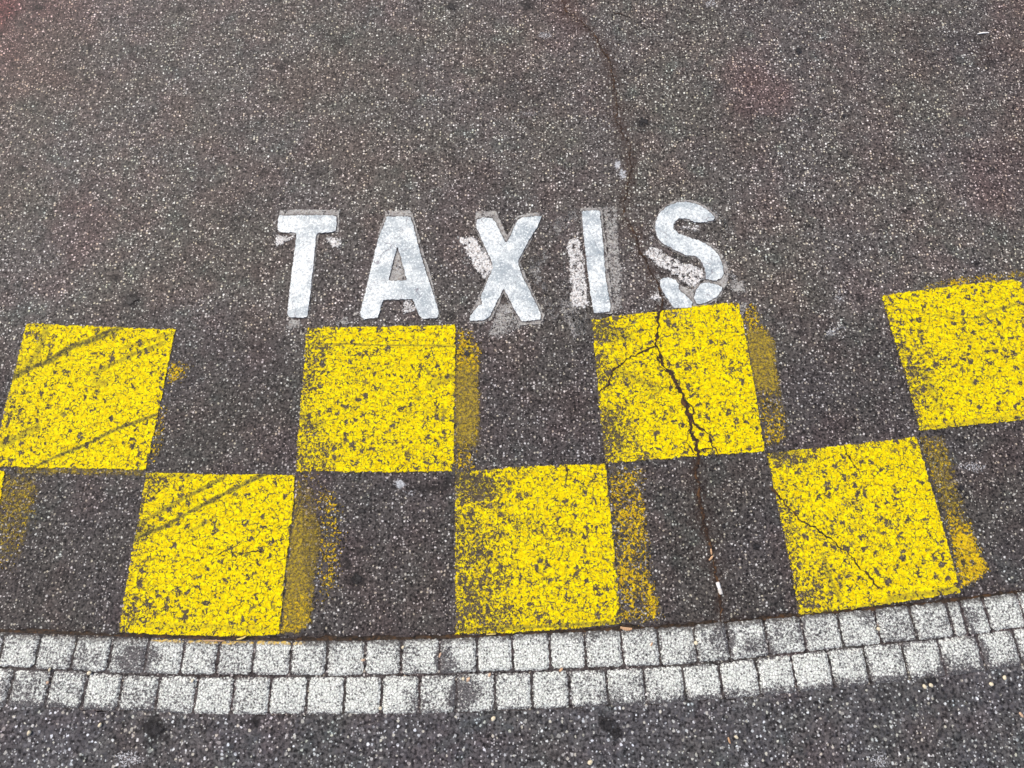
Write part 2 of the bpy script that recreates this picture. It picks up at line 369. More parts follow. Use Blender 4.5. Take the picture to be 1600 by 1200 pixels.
# ------------------------------------------------------------------ the ground
SPOTS = [(random.uniform(-200, 1800), random.uniform(-60, 980), random.uniform(4, 13), random.uniform(4, 9), random.uniform(.4, .95)) for _ in range(80)]
PATCHES = [(random.uniform(-200, 1800), random.uniform(-60, 980), random.uniform(30, 110), random.uniform(12, 45), random.uniform(.2, .5)) for _ in range(45)]
def ground(name, edge_line, dy, sgn, mat, label):
    lx, ly = world_line(edge_line, dy)
    xs = np.r_[-60, -20, -8, -4, np.arange(-2.7, 2.7, .010), 4, 8, 20, 60]
    e = np.interp(xs, lx, ly)
    far = np.r_[np.arange(0, 2.8 if sgn > 0 else 1.0, .010), 4, 8, 20, 60]
    X = np.repeat(xs[None, :], len(far), 0); E = np.repeat(e[None, :], len(far), 0)
    T = np.repeat(far[:, None], len(xs), 1)
    jag = (vnoise(X, X * 0, .022) - .5) * .010 + (vnoise(X, X * 0 + 5, .09) - .5) * .005
    Yw = E + sgn * T + jag * np.exp(-T / .05)
    px, py = I(X, Yw)
    vis = T < 3.2
    z = (vnoise(X, Yw, .35) - .5) * .0012 * sstep(0.05, .3, T)
    z = np.where(T < 1e-6, -.0015, z)
    dc = dist_line(px, py, CRACK)
    if sgn > 0:
        rust = np.where(dc < 60, sstep(11, 1, dc + (vnoise(px, py, 13) - .5) * 12) * .62 + .38 * sstep(34, 4, dc + (vnoise(px, py, 24) - .5) * 26), 0)
        dk = lineY(KERB, px) - py
        rust = np.maximum(rust, .9 * sstep(9, 0, dk + (vnoise(px, py, 12) - .5) * 10))
        rust = np.maximum(rust, blobs(px, py, [(890, 10, 22, 24, .7), (956, 112, 10, 18, .8), (940, 80, 14, 14, .5), (985, 255, 12, 22, .6), (1005, 410, 22, 30, .5), (1178, 125, 26, 18, .3), (1600, 250, 60, 90, .15), (1535, 85, 22, 20, .5), (1265, 65, 18, 12, .3)]))
        dark = np.maximum(.85 * sstep(-60, 60, py - np.interp(px, [0, 300, 500, 900, 1200, 1350, 1600], [560, 500, 520, 540, 520, 500, 470]) + (vnoise(px, py, 60) - .5) * 60) * sstep(.1, .9, .75 + .5 * vnoise(px, py, 90)), 0)
        dark = np.maximum(dark, blobs(px, py, [(700, 420, 340, 120, .30), (705, 10, 14, 9, .8), (440, 105, 12, 10, .5), (1005, 190, 11, 11, .8), (205, 468, 17, 14, .9), (60, 12, 16, 9, .8), (120, 55, 12, 8, .5), (1548, 98, 16, 10, .6), (672, 765, 24, 7, 1), (1040, 870, 40, 60, .5), (330, 400, 60, 30, .3), (230, 100, 50, 30, .35), (870, 500, 35, 12, .5), (150, 960, 60, 25, .5), (505, 855, 30, 60, .3), (1290, 960, 50, 20, .3), (1385, 250, 50, 30, .35), (930, 720, 60, 9, .45), (1090, 940, 70, 30, .4)] + PATCHES))
        spot = blobs(px, py, SPOTS + [(205, 469, 15, 12, 1), (558, 905, 15, 13, 1), (543, 880, 12, 18, .8), (566, 860, 14, 8, .6), (1005, 190, 10, 9, .7), (672, 763, 34, 8, .95), (700, 752, 16, 10, .8), (440, 105, 8, 6, .8), (705, 10, 10, 7, .9), (60, 12, 12, 6, .8), (1548, 98, 9, 6, .7), (1180, 853, 6, 6, .9), (1138, 820, 5, 4, .7), (570, 798, 6, 5, .7), (920, 722, 14, 4, .6), (1300, 150, 6, 4, .6), (862, 722, 7, 5, .8)])
        pale = blobs(px, py, [(966, 258, 5, 8, .8), (973, 272, 5, 9, .9), (625, 757, 10, 8, .55), (1298, 520, 10, 4, .45), (1315, 511, 14, 3, .25), (1312, 465, 9, 5, .4), (850, 55, 12, 5, .4), (495, 905, 10, 6, .3), (1520, 730, 26, 10, .35), (825, 178, 20, 4, .3), (1110, 5, 12, 8, .35), (640, 770, 12, 6, .3)])
        red = np.maximum(1.3 * sstep(85, 10, np.hypot(px + 10, (py + 5) * .8)) , .5 * sstep(260, 60, np.hypot(px + 30, py)))
        red = np.maximum(red, np.maximum(blobs(px, py, [(1600, 60, 90, 90, .22), (1180, 130, 60, 60, .25), (120, 360, 50, 60, .25), (1590, 250, 80, 120, .2), (880, 20, 60, 60, .3)]), 0))
    else:
        rust = np.zeros(X.shape); red = np.zeros(X.shape); spot = blobs(px, py, [(243, 1137, 26, 18, 1), (256, 1154, 16, 9, .7), (30, 1170, 14, 6, .4), (398, 1127, 11, 9, .9), (944, 1124, 13, 10, .95), (962, 1146, 14, 9, .9), (1452, 1064, 16, 9, .9), (640, 1178, 10, 6, .5), (1465, 1085, 10, 8, .5), (1040, 1120, 10, 6, .3), (870, 1180, 20, 8, .4)])
        dark = blobs(px, py, [(240, 1135, 24, 18, 1), (398, 1127, 14, 12, .9), (948, 1128, 18, 14, 1), (962, 1146, 14, 10, .9), (1455, 1066, 20, 12, .9), (640, 1180, 14, 8, .6), (870, 1170, 60, 22, .45), (1190, 1165, 10, 8, .5), (750, 1195, 20, 12, .4), (100, 1160, 120, 20, .2)])
        dark = np.maximum(dark, .35)
        pale = blobs(px, py, [(200, 1185, 26, 16, .40), (1375, 1190, 14, 14, .3), (1240, 1150, 14, 10, .2), (555, 1145, 12, 10, .25), (1165, 1195, 8, 10, .4)])
    ok = np.abs(px) < 5000
    A = {k: np.where(ok, v, 0).ravel() for k, v in (('rust', rust), ('dark', dark), ('pale', pale), ('red', red), ('spot', spot))}
    n, mcol = X.shape
    q = np.arange(n * mcol).reshape(n, mcol)
    f = np.stack([q[:-1, :-1], q[:-1, 1:], q[1:, 1:], q[1:, :-1]], -1).reshape(-1, 4)
    if sgn < 0: f = f[:, ::-1]
    o = mesh_obj(name, np.c_[X.ravel(), Yw.ravel(), z.ravel()].tolist(), f.tolist(), mat, smooth=True, attrs=A)
    tag(o, label, kind='structure'); return o
ground('taxi_bay_ground', KERB, -2.0, 1, M['asphalt'], 'dark speckled asphalt of the taxi bay above the row of setts')
ground('road', BOT, -1.0, -1, M['road'], 'coarser asphalt of the road below the row of setts')

def strip(name, L0, d0, L1, d1, z0, z1, mat, label):
    x0, y0 = world_line(L0, d0); x1, y1 = world_line(L1, d1)
    xs = np.arange(-4.5, 4.5, .02); a = np.interp(xs, x0, y0); c = np.interp(xs, x1, y1)
    n = 6; V = []; F = []
    for i, x in enumerate(xs):
        for k in range(n): V.append((x, a[i] + (c[i] - a[i]) * k / (n - 1), z0 + (z1 - z0) * k / (n - 1) + random.uniform(-.0006, .0006)))
    for i in range(len(xs) - 1):
        for k in range(n - 1):
            p = i * n + k; F.append((p, p + 1, p + n + 1, p + n))
    F = [f[::-1] for f in F]
    o = mesh_obj(name, V, F, mat, attrs={'dark': [.75 + .25 * random.random() for _ in V], 'rust': [.12] * len(V)}); tag(o, label, kind='structure'); return o
strip('mortar_bed', KERB, 4, BOT, 1, -.0022, -.0018, M['asphalt'], 'grey mortar in the joints of the white setts')
strip('soil_in_gap', KERB, -5, KERB, 6, -.0045, -.0030, M['debris'], 'dark rusty soil in the gap along the asphalt edge')

# ------------------------------------------------------------------ white setts: two rows, each one a stone of its own
ROW1 = [-54, 2, 59, 115, 172, 229, 285, 340, 396, 454, 511, 570, 627, 687, 745, 801, 859, 915, 972, 1030, 1087, 1138, 1198, 1256, 1313, 1372, 1427, 1485, 1507, 1543, 1597, 1652]
ROW2 = [-42, 16, 75, 132, 188, 246, 305, 364, 421, 479, 538, 596, 655, 713, 773, 831, 890, 949, 1008, 1069, 1127, 1185, 1241, 1299, 1355, 1415, 1472, 1534, 1590, 1646]
def worn(px, py):                                          # how much white is left, traced by area
    v = np.full(np.shape(px), .68)
    v = v + (vnoise(px, py, 40) - .5) * .22
    v = v - blobs(px, py, [(205, 1030, 34, 26, .42), (235, 1020, 26, 20, .25), (140, 1025, 25, 25, .16), (725, 1085, 34, 30, .55), (695, 1030, 18, 30, .42), (1125, 1000, 26, 30, .35), (1190, 1010, 34, 24, .28), (1240, 990, 50, 26, .18), (1420, 985, 60, 30, .12), (1515, 970, 18, 30, .3), (1536, 1025, 10, 30, .38), (30, 1075, 40, 40, .15), (210, 1085, 50, 26, .15), (1490, 1040, 30, 24, .15), (650, 1100, 30, 30, .2)])
    v = v * .9 + .68 * .1
    v = v - .30 * sstep(9, -4, (lineY(BOT, px) - py) - np.interp(px, [0, 240, 300, 850, 950, 1250, 1400, 1600], [8, 6, -6, -4, 8, 13, 12, 8]))
    v = v + blobs(px, py, [(540, 1085, 150, 30, .16), (820, 1030, 160, 30, .13), (1260, 1050, 60, 30, .15), (330, 1090, 40, 30, .1), (840, 1085, 80, 24, .12), (1100, 1060, 90, 26, .1)])
    return np.maximum(v + (vnoise(px, py, 9) - .5) * .16, .27)
def slope(x): return (x - 712) * .00036
def sett_mesh(x0, x1, La, da, Lb, db):
    """rounded thin stone with a slightly uneven outline"""
    if La is KERB: da = float(np.interp(x0, [0, 300, 500, 700, 1600], [7, 6.5, 5, 3, 2.5]))
    tz, tx, ty = random.uniform(-.0005, .0007), random.uniform(-.0012, .0012), random.uniform(-.0012, .0012)
    n = 15; V = []; cov = []; dirt_or_shade = []; yel = []
    jl = [random.uniform(-1.1, 1.1) for _ in range(4)]
    for j in range(n):
        for i in range(n):
            u = i / (n - 1); v = j / (n - 1)
            xa = x0 + (x1 - x0) * u
            ym = (lineY(La, xa) + lineY(Lb, xa)) / 2
            ya = lineY(La, xa) + da; yb = lineY(Lb, xa) + db
            ya += jl[0] + (jl[1] - jl[0]) * u * .5; yb += jl[2] + (jl[3] - jl[2]) * u * .5
            py = ya + (yb - ya) * v; px = xa + slope(xa) * (py - ym)
            e = min(u, 1 - u, v, 1 - v) * (n - 1)
            if e < 1e-6:
                px += random.uniform(-1.1, 1.1); py += random.uniform(-1.1, 1.1)
                c = ((u < .01 or u > .99) and (v < .01 or v > .99))
                if c: px += (1.6 if u < .5 else -1.6); py += (1.6 if v < .5 else -1.6)
            X, Y = G(px, py)
            V.append((float(X), float(Y), .0012 + tz + tx * (u - .5) + ty * (v - .5) if e > 1.5 else (.0006 + tz if e > .5 else -.0012)))
            cov.append(float(worn(px, py)) - (.20 if e < .5 else .05 if e < 1.5 else 0)); 
            dk = py - float(lineY(KERB, px))
            hz = .9 * float(sstep(13 + 7 * (px < 330) , 5, dk + 8 * (float(vnoise(px, py, 12)) - .5)))
            dirt_or_shade.append(hz if La is KERB else 0)
            yel.append(float(sstep(5, 1, abs(dk - 7)) * (.3 + .9 * vnoise(px, py, 9)) * sstep(225, 245, px) * sstep(490, 470, px)) if La is KERB else 0)
    q = np.arange(n * n).reshape(n, n)
    F = np.stack([q[1:, :-1], q[1:, 1:], q[:-1, 1:], q[:-1, :-1]], -1).reshape(-1, 4).tolist()
    b0 = len(V); rim = list(q[0, :]) + list(q[1:, -1]) + list(q[-1, -2::-1]) + list(q[-2:0:-1, 0])
    for k, r in enumerate(rim):
        x, y, z = V[r]; V.append((x, y, -.009)); cov.append(0); dirt_or_shade.append(0); yel.append(0)
    L = len(rim)
    for k in range(L): F.append((int(rim[k]), int(rim[(k + 1) % L]), b0 + (k + 1) % L, b0 + k))
    F.append([b0 + k for k in range(L)][::1])
    return V, F, {'cover': cov, 'dirt_or_shade': dirt_or_shade, 'film': yel}
ORD = ['first', 'second', 'third', 'fourth', 'fifth', 'sixth', 'seventh', 'eighth', 'ninth', 'tenth', 'eleventh', 'twelfth', 'thirteenth', 'fourteenth', 'fifteenth', 'sixteenth', 'seventeenth', 'eighteenth', 'nineteenth', 'twentieth', 'twenty-first', 'twenty-second', 'twenty-third', 'twenty-fourth', 'twenty-fifth', 'twenty-sixth', 'twenty-seventh', 'twenty-eighth', 'twenty-ninth', 'thirtieth', 'thirty-first', 'thirty-second']
def wear_word(px, py):
    v = float(np.mean(worn(np.array([px, px - 12, px + 12, px]), np.array([py, py, py, py + 14]))))
    return 'almost bare' if v < .25 else 'badly worn' if v < .43 else 'patchy' if v < .56 else 'speckled' if v < .66 else 'bright'
for row, xs, La, da, Lb, db in (('upper', ROW1, KERB, 7, MID, -2.0), ('lower', ROW2, MID, 2.2, BOT, -1.5)):
    for k in range(len(xs) - 1):
        gp = random.uniform(1.5, 2.6); x0, x1 = xs[k] + gp, xs[k + 1] - gp
        V, F, A = sett_mesh(x0, x1, La, da, Lb, db)
        o = mesh_obj('paving_sett', V, F, M['sett'], smooth=False, attrs=A)
        cy = float(lineY(La, (x0 + x1) / 2) + lineY(Lb, (x0 + x1) / 2)) / 2
        where = 'in the row beside the asphalt gap' if row == 'upper' else 'in the row beside the coarse road'
        narrow = 'narrow ' if x1 - x0 < 40 else ''
        tag(o, f'{wear_word((x0 + x1) / 2, cy)} white {narrow}sett, {ORD[k]} from the left {where}', 'paving sett', 'white-painted setts in two rows')
# the same two rows carry on outside the picture
for side in (-1, 1):
    V = []; F = []; A = {'cover': [], 'dirt_or_shade': [], 'film': []}
    for La, da, Lb, db, e0 in ((KERB, 7, MID, -1.9, (ROW1[0], ROW1[-1])), (MID, 2.2, BOT, -1.5, (ROW2[0], ROW2[-1]))):
        for k in range(9):
            a = e0[0] - 57 * (k + 1) if side < 0 else e0[1] + 57 * k
            v, f, at = sett_mesh(a + 2.6, a + 54.4, La, da, Lb, db); b0 = len(V)
            V += v; F += [[i + b0 for i in q] for q in f]
            for kk in A: A[kk] += at[kk]
    o = mesh_obj('paving', V, F, M['sett'], attrs=A)
    tag(o, 'continuation of the two rows of white setts past the ' + ('left' if side < 0 else 'right') + ' side', kind='structure')

# ------------------------------------------------------------------ yellow squares with the ochre ghost of an older coat
Z_OLD, Z_PAINT, Z_CRACK = .0012, .0022, .0030
GRP = 'yellow painted squares of the chequered band'
def left_worn(poly, base, amt, width, extra=None, more=0.0):
    TL, BL = poly[0], poly[-1]
    def f(X, Y, sd):
        t = (Y - TL[1]) / (BL[1] - TL[1]); xl = TL[0] + (BL[0] - TL[0]) * t
        v = base + .04 - .8 * amt * sstep(width, 0, X - xl + (vnoise(X, Y, 18) - .5) * width * .6)
        if extra: v = v - .68 * blobs(X, Y, extra)
        v = np.maximum(v, .42 + .2 * (vnoise(X, Y, 30) - .5))
        if more: v = v + more * sstep(.0, 1, (X - xl) / 240)
        return v
    return f
def adopt(root, kids):
    bpy.context.view_layer.update()
    for k in kids: k.parent = root; k.matrix_parent_inverse = root.matrix_world.inverted()
def square(poly, label, base, amt, width, thin=None, grime=None, ghosts=(), soft=1.4, more=0.0, film=.75):
    root = bpy.data.objects.new('yellow_square', None); C.objects.link(root); tag(root, label, 'painted square', GRP)
    X, Y = G(sum(p[0] for p in poly) / len(poly), sum(p[1] for p in poly) / len(poly)); root.location = (float(X), float(Y), 0)
    kids = [patch('paint_coat', poly, M['yellow'], Z_PAINT, res=2.0, soft=soft, cover=left_worn(poly, base, amt, width, thin, more), film=film, dirt_or_shade=grime)]
    for gp, cv, fm, sf in ghosts:
        kids.append(patch('faded_paint', gp, M['ochre'], Z_OLD, res=3.0, soft=sf * 1.9, cover=cv, film=fm))
    adopt(root, kids)
def down(cv_top, cv_bot, y0, y1):
    return lambda X, Y, sd: cv_top + (cv_bot - cv_top) * sstep(y0, y1, Y) + (vnoise(X, Y, 16) - .5) * .25

square([(42, 505), (110, 508), (275, 515), (252, 625), (229, 734), (120, 732), (24, 730), (-14, 728), (8, 640), (26, 570)],
       'yellow square at the far left of the upper row, crossed by dark tyre marks', .90, .22, 45,
       thin=[(70, 530, 22, 30, .2), (160, 595, 26, 16, .12), (30, 650, 30, 30, .15), (60, 670, 40, 20, .15)],
       grime=strokes([([(190, 512), (150, 529), (115, 542), (82, 562), (50, 575), (20, 590)], 6.5, .85), ([(255, 537), (212, 552), (175, 570), (150, 583)], 5, .55), ([(245, 648), (180, 672), (135, 695), (92, 712), (55, 729)], 3.6, .85), ([(60, 668), (0, 697)], 8, .5), ([(75, 508), (63, 545), (40, 580)], 7, .45), ([(270, 522), (190, 545)], 4, .35), ([(165, 598), (150, 600)], 13, .35), ([(10, 590), (60, 560)], 16, .28)]),
       ghosts=[([(22, 728), (228, 734), (225, 743), (22, 741)], .12, .62, 3), ([(262, 560), (298, 572), (285, 600), (258, 600)], .42, .25, 7), ([(250, 630), (262, 640), (252, 700), (240, 730), (228, 732)], .36, .2, 6)], more=.03)
square([(479, 512), (560, 510), (640, 509), (712, 507), (711, 620), (709, 737), (600, 738), (462, 737), (465, 690), (472, 600)],
       'yellow square in the upper row under the letter A, pitted all over', .80, .20, 60,
       thin=[(500, 525, 30, 20, .15), (540, 560, 60, 40, .06), (600, 640, 80, 30, .08), (500, 700, 40, 50, .22), (590, 670, 40, 8, .2), (640, 705, 70, 16, .16), (690, 728, 26, 12, .25), (480, 580, 20, 50, .15), (690, 590, 36, 16, .12), (600, 690, 30, 8, .15)],
       grime=strokes([([(500, 537), (580, 539), (710, 541)], 1.8, .7), ([(470, 550), (500, 537)], 5, .3), ([(670, 605), (710, 585)], 9, .35), ([(468, 650), (500, 665)], 14, .3)]),
       ghosts=[([(712, 512), (738, 514), (752, 545), (747, 600), (750, 640), (747, 700), (740, 735), (709, 737)], lambda X, Y, sd: .36 - .2 * sstep(560, 600, Y) + .2 * sstep(690, 720, Y), lambda X, Y, sd: .35 + .55 * sstep(545, 590, Y) * sstep(705, 680, Y), 5),
               ([(464, 737), (500, 737), (496, 752), (470, 760)], .3, .2, 6)], more=.06)
square([(924, 499), (960, 494), (1032, 486), (1090, 478), (1154, 472), (1166, 530), (1180, 610), (1195, 706), (1120, 710), (1050, 716), (946, 725), (940, 680), (933, 600), (928, 545)],
       'yellow square in the upper row beneath the letter S, split by a long crack', .80, .20, 40,
       thin=[(950, 520, 34, 20, .28), (955, 530, 18, 8, .3), (975, 580, 60, 26, .14), (1010, 600, 50, 20, .16), (965, 680, 34, 50, .34), (1000, 700, 30, 20, .2), (1065, 512, 26, 14, .35), (1050, 495, 26, 10, .35), (940, 580, 18, 26, .2), (1100, 520, 30, 16, .1)],
       grime=strokes([([(940, 515), (985, 530)], 12, .35), ([(960, 575), (1030, 610)], 9, .3), ([(950, 640), (970, 700)], 12, .3), ([(1150, 650), (1185, 641)], 2, .5)]),
       ghosts=[([(1158, 480), (1180, 470), (1192, 505), (1208, 533), (1212, 570), (1222, 620), (1229, 650), (1228, 694), (1196, 700), (1180, 610)], lambda X, Y, sd: .38 - .26 * sstep(505, 530, Y) + .18 * sstep(600, 640, Y), lambda X, Y, sd: .35 + .6 * sstep(505, 530, Y) * sstep(625, 590, Y), 4)], more=.16)
square([(1375, 461), (1440, 453), (1500, 445), (1584, 436), (1594, 441), (1600, 455), (1625, 550), (1650, 650), (1600, 656), (1520, 664), (1436, 674), (1420, 610), (1400, 545)],
       'yellow square at the right edge of the upper row, cut off by the picture', .86, .20, 50,
       thin=[(1450, 590, 40, 60, .2), (1425, 640, 30, 30, .2), (1540, 540, 60, 30, .1), (1430, 580, 24, 10, .4), (1490, 620, 40, 16, .1), (1420, 540, 20, 30, .12)],
       grime=strokes([([(1418, 483), (1452, 491), (1490, 498), (1526, 496)], 1.6, .65), ([(1526, 496), (1559, 483), (1602, 473)], 3.2, .5), ([(1452, 491), (1450, 515)], 1.5, .5), ([(1440, 580), (1470, 640)], 10, .25), ([(1440, 668), (1602, 650)], 6, .3)]),
       ghosts=[([(1440, 447), (1470, 438), (1545, 428), (1600, 420), (1640, 418), (1640, 440), (1584, 436), (1500, 446), (1440, 454)], lambda X, Y, sd: .30 + .3 * (vnoise(X, Y, 14) - .3), .45, 4)])
square([(-230, 728), (-100, 731), (9, 735), (3, 775), (-45, 975), (-290, 968)],
       'yellow square off the left edge of the lower row, its brown fringe showing', .85, .1, 40,
       ghosts=[([(5, 737), (66, 744), (52, 810), (35, 867), (25, 890), (-30, 900)], lambda X, Y, sd: .10 + .12 * vnoise(X, Y, 12), lambda X, Y, sd: .50 + .15 * (vnoise(X, Y, 20) - .5) - .2 * sstep(830, 900, Y), 7)])
square([(229, 737), (300, 740), (380, 741), (462, 741), (458, 800), (447, 890), (437, 992), (350, 994), (250, 991), (186, 988), (200, 900), (215, 820)],
       'yellow square at the left of the lower row with diagonal tyre marks and fine crazing', .88, .26, 55,
       thin=[(260, 960, 90, 26, .2), (225, 800, 16, 40, .16), (400, 880, 60, 26, .08), (410, 872, 22, 8, .25), (265, 928, 24, 8, .3), (350, 980, 60, 12, .18), (350, 922, 14, 8, .3), (310, 950, 30, 10, .15), (240, 760, 30, 20, .15)],
       grime=strokes([([(415, 740), (350, 772), (297, 800), (252, 825), (208, 842)], 4.5, .85), ([(352, 745), (280, 783), (212, 822)], 4.5, .65), ([(335, 809), (298, 830)], 4, .4), ([(205, 845), (240, 825)], 12, .35), ([(232, 975), (420, 983)], 7, .22), ([(230, 742), (300, 745)], 5, .3)]),
       ghosts=[([(463, 745), (490, 765), (497, 800), (499, 850), (492, 900), (487, 972), (470, 986), (438, 990), (450, 880)], lambda X, Y, sd: .10 + .25 * sstep(880, 960, Y) + .25 * sstep(790, 750, Y), lambda X, Y, sd: .55 + .5 * sstep(790, 830, Y), 4),
               ([(490, 745), (530, 775), (536, 840), (530, 915), (500, 950), (494, 860)], .32, .08, 9)], more=.05)
square([(711, 738), (780, 731), (860, 727), (946, 724), (955, 810), (963, 890), (969, 974), (900, 982), (800, 989), (711, 991), (711, 900), (711, 800)],
       'heavily pitted yellow square in the middle of the lower row', .70, .14, 70,
       thin=[(735, 760, 46, 30, .36), (780, 745, 30, 12, .2), (755, 835, 44, 16, .16), (740, 860, 34, 50, .1), (880, 830, 30, 14, .28), (830, 820, 30, 18, .16), (750, 960, 90, 24, .25), (800, 960, 50, 12, .18), (740, 920, 30, 40, .14), (880, 760, 80, 8, .14), (780, 900, 20, 10, .2), (930, 745, 12, 16, .1)],
       grime=strokes([([(720, 750), (770, 760)], 16, .3), ([(715, 985), (965, 972)], 5, .6)]),
       ghosts=[([(948, 727), (1006, 731), (1010, 790), (1015, 857), (1024, 920), (1033, 966), (1000, 976), (970, 974), (960, 860)], lambda X, Y, sd: .34 + .25 * (vnoise(X, Y, 20) - .5), .28, 5)], more=.12)
square([(1196, 708), (1270, 700), (1350, 692), (1431, 682), (1448, 738), (1475, 830), (1494, 900), (1500, 926), (1420, 939), (1330, 951), (1247, 962), (1235, 890), (1214, 790)],
       'yellow square at the right of the lower row with a thin diagonal crack', .80, .18, 60,
       thin=[(1230, 715, 50, 16, .3), (1290, 860, 26, 60, .14), (1270, 930, 40, 30, .2), (1330, 785, 20, 12, .34), (1345, 815, 20, 8, .3), (1395, 815, 24, 8, .25), (1460, 890, 34, 24, .16), (1480, 925, 26, 14, .2), (1240, 830, 26, 50, .1), (1400, 850, 40, 12, .12)],
       grime=strokes([([(1284, 865), (1294, 897), (1312, 938)], 4.5, .6), ([(1200, 710), (1250, 705)], 8, .35), ([(1390, 935), (1500, 920)], 7, .5), ([(1240, 960), (1390, 942)], 4, .4)]),
       ghosts=[([(1434, 684), (1474, 682), (1486, 715), (1504, 785), (1520, 830), (1545, 890), (1530, 908), (1500, 918), (1480, 830)], lambda X, Y, sd: .24 + .22 * sstep(790, 850, Y) + .2 * (vnoise(X, Y, 20) - .5), lambda X, Y, sd: .52 - .1 * sstep(760, 850, Y), 5)], more=.08)

# ------------------------------------------------------------------ thick white letters, each with the older coats showing round it
def rough_outline(poly, step=2.0, amp=.75):
    pts = resample(list(poly) + [poly[0]], step)[:-1]
    # light corner rounding
    n = len(pts); out = []
    for i in range(n):
        a, b_, c = pts[i - 1], pts[i], pts[(i + 1) % n]
        out.append(((a[0] + 2 * b_[0] + c[0]) / 4 + random.uniform(-amp, amp), (a[1] + 2 * b_[1] + c[1]) / 4 + random.uniform(-amp, amp)))
    return out
def slab(name, polys, mat, z0, z1, bev, parent=None):
    """solid slab with bevelled rim from outlines (inner outlines cut holes)"""
    cu = bpy.data.curves.new(name, 'CURVE'); cu.dimensions = '2D'; cu.fill_mode = 'BOTH'
    for poly in polys:
        o = rough_outline(poly); X, Y = G([p[0] for p in o], [p[1] for p in o])
        sp = cu.splines.new('POLY'); sp.points.add(len(o) - 1); sp.use_cyclic_u = True
        for k in range(len(o)): sp.points[k].co = (X[k], Y[k], 0, 1)
    cu.extrude = max((z1 - z0) / 2 - bev, .0001); cu.bevel_depth = bev; cu.bevel_resolution = 1; cu.offset = -bev
    tmp = bpy.data.objects.new(name, cu); C.objects.link(tmp); bpy.context.view_layer.update()
    me = bpy.data.meshes.new_from_object(tmp.evaluated_get(bpy.context.evaluated_depsgraph_get()))
    bpy.data.objects.remove(tmp); me.name = name
    for v in me.vertices: v.co.z += (z0 + z1) / 2
    me.materials.clear(); me.materials.append(mat)
    o = bpy.data.objects.new(name, me); C.objects.link(o)
    if parent: o.parent = parent
    return o
za = lambda L: [(400 + x / 4, 280 + y / 4) for x, y in L]
zb = lambda L: [(800 + x / 3.8095, 280 + y / 3.8095) for x, y in L]
LT = [za([(150, 230), (320, 228), (495, 230), (508, 245), (503, 320), (490, 332), (388, 340), (377, 360), (365, 500), (350, 650), (338, 760), (325, 855), (305, 868), (215, 865), (200, 850), (213, 700), (238, 500), (258, 348), (250, 336), (160, 335), (140, 320), (142, 240)])]
LA = [za([(820, 237), (965, 237), (985, 290), (1015, 420), (1060, 570), (1110, 720), (1145, 830), (1135, 870), (1040, 875), (1020, 850), (980, 752), (795, 757), (765, 865), (680, 880), (655, 860), (655, 830), (700, 650), (735, 500), (765, 380), (800, 290)]),
      za([(885, 425), (858, 520), (830, 638), (943, 636), (925, 560), (905, 480)])]
LX = [[(745, 344), (752, 341), (768, 341), (774, 348), (786, 372), (791, 381), (800, 364), (806, 350), (811, 342), (822, 340), (847, 338), (839, 356), (826, 377), (813, 401), (809, 411), (816, 432), (829, 458), (845, 490), (845, 500), (816, 503), (805, 487), (796, 468), (787, 452), (780, 465), (765, 495), (757, 501), (735, 502), (734, 496), (747, 478), (754, 477), (751, 465), (757, 450), (770, 420), (768, 408), (755, 380), (744, 354)]]
LI = [zb([(415, 192), (520, 188), (528, 260), (545, 420), (555, 580), (572, 680), (585, 750), (582, 790), (490, 800), (480, 770), (460, 640), (442, 480), (425, 320)])]
LS = [zb([(1205, 228), (1198, 248), (1130, 262), (1080, 258), (1050, 240), (990, 235), (962, 260), (957, 295), (985, 325), (1050, 350), (1120, 370), (1180, 405), (1225, 450), (1250, 510), (1257, 560), (1242, 592), (1205, 608), (1150, 596), (1150, 560), (1140, 520), (1115, 480), (1090, 460), (1030, 455), (960, 420), (890, 380), (858, 340), (850, 270), (870, 210), (920, 165), (980, 140), (1050, 138), (1120, 160), (1170, 195)]),
      zb([(880, 600), (920, 585), (970, 600), (993, 630), (990, 662), (1040, 700), (1073, 737), (1068, 766), (960, 768), (935, 730), (900, 680), (880, 640)]),
      zb([(1125, 620), (1180, 620), (1238, 637), (1252, 652), (1220, 700), (1150, 738), (1098, 748), (1080, 705), (1090, 668)])]
def shift(poly, dx, dy): return [(x + dx, y + dy) for x, y in poly]
def letter(ch, polys, label, grey=(), flakes=(), extra_under=()):
    root = bpy.data.objects.new('painted_letter', None)
    cx = sum(p[0] for p in polys[0]) / len(polys[0]); cy = sum(p[1] for p in polys[0]) / len(polys[0])
    X, Y = G(cx, cy); root.location = (float(X), float(Y), 0); C.objects.link(root)
    tag(root, label, 'painted letter', 'white letters spelling TAXIS')
    kids = []
    if ch == 'S':
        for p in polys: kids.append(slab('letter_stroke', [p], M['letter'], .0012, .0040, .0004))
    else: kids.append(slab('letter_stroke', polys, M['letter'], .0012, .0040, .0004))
    for p, g in extra_under: kids.append(patch('grey_undercoat', p, M['oldgrey'], .0017, res=1.6, soft=1.6, cover=.97, film=1.0, grow=g, dirt_or_shade=lambda X, Y: np.maximum.reduce([.95 * sstep(2.6, .4, dist_line(X, Y, list(q) + [q[0]])) for q in polys])))  # dark line round each letter: its edge shadow painted into the undercoat, with grime
    for p, c, sf in grey: kids.append(patch('ghost_paint', p, M['oldgrey'], .0014, res=2.5, soft=sf, cover=c, film=c * .8))
    for p, c, sf in flakes: kids.append(patch('paint_flakes', p, M['oldwhite'], .0020, res=2.5, soft=sf, cover=c, film=.15))
    bpy.context.view_layer.update()
    for k in kids:
        k.parent = root; k.matrix_parent_inverse = root.matrix_world.inverted()
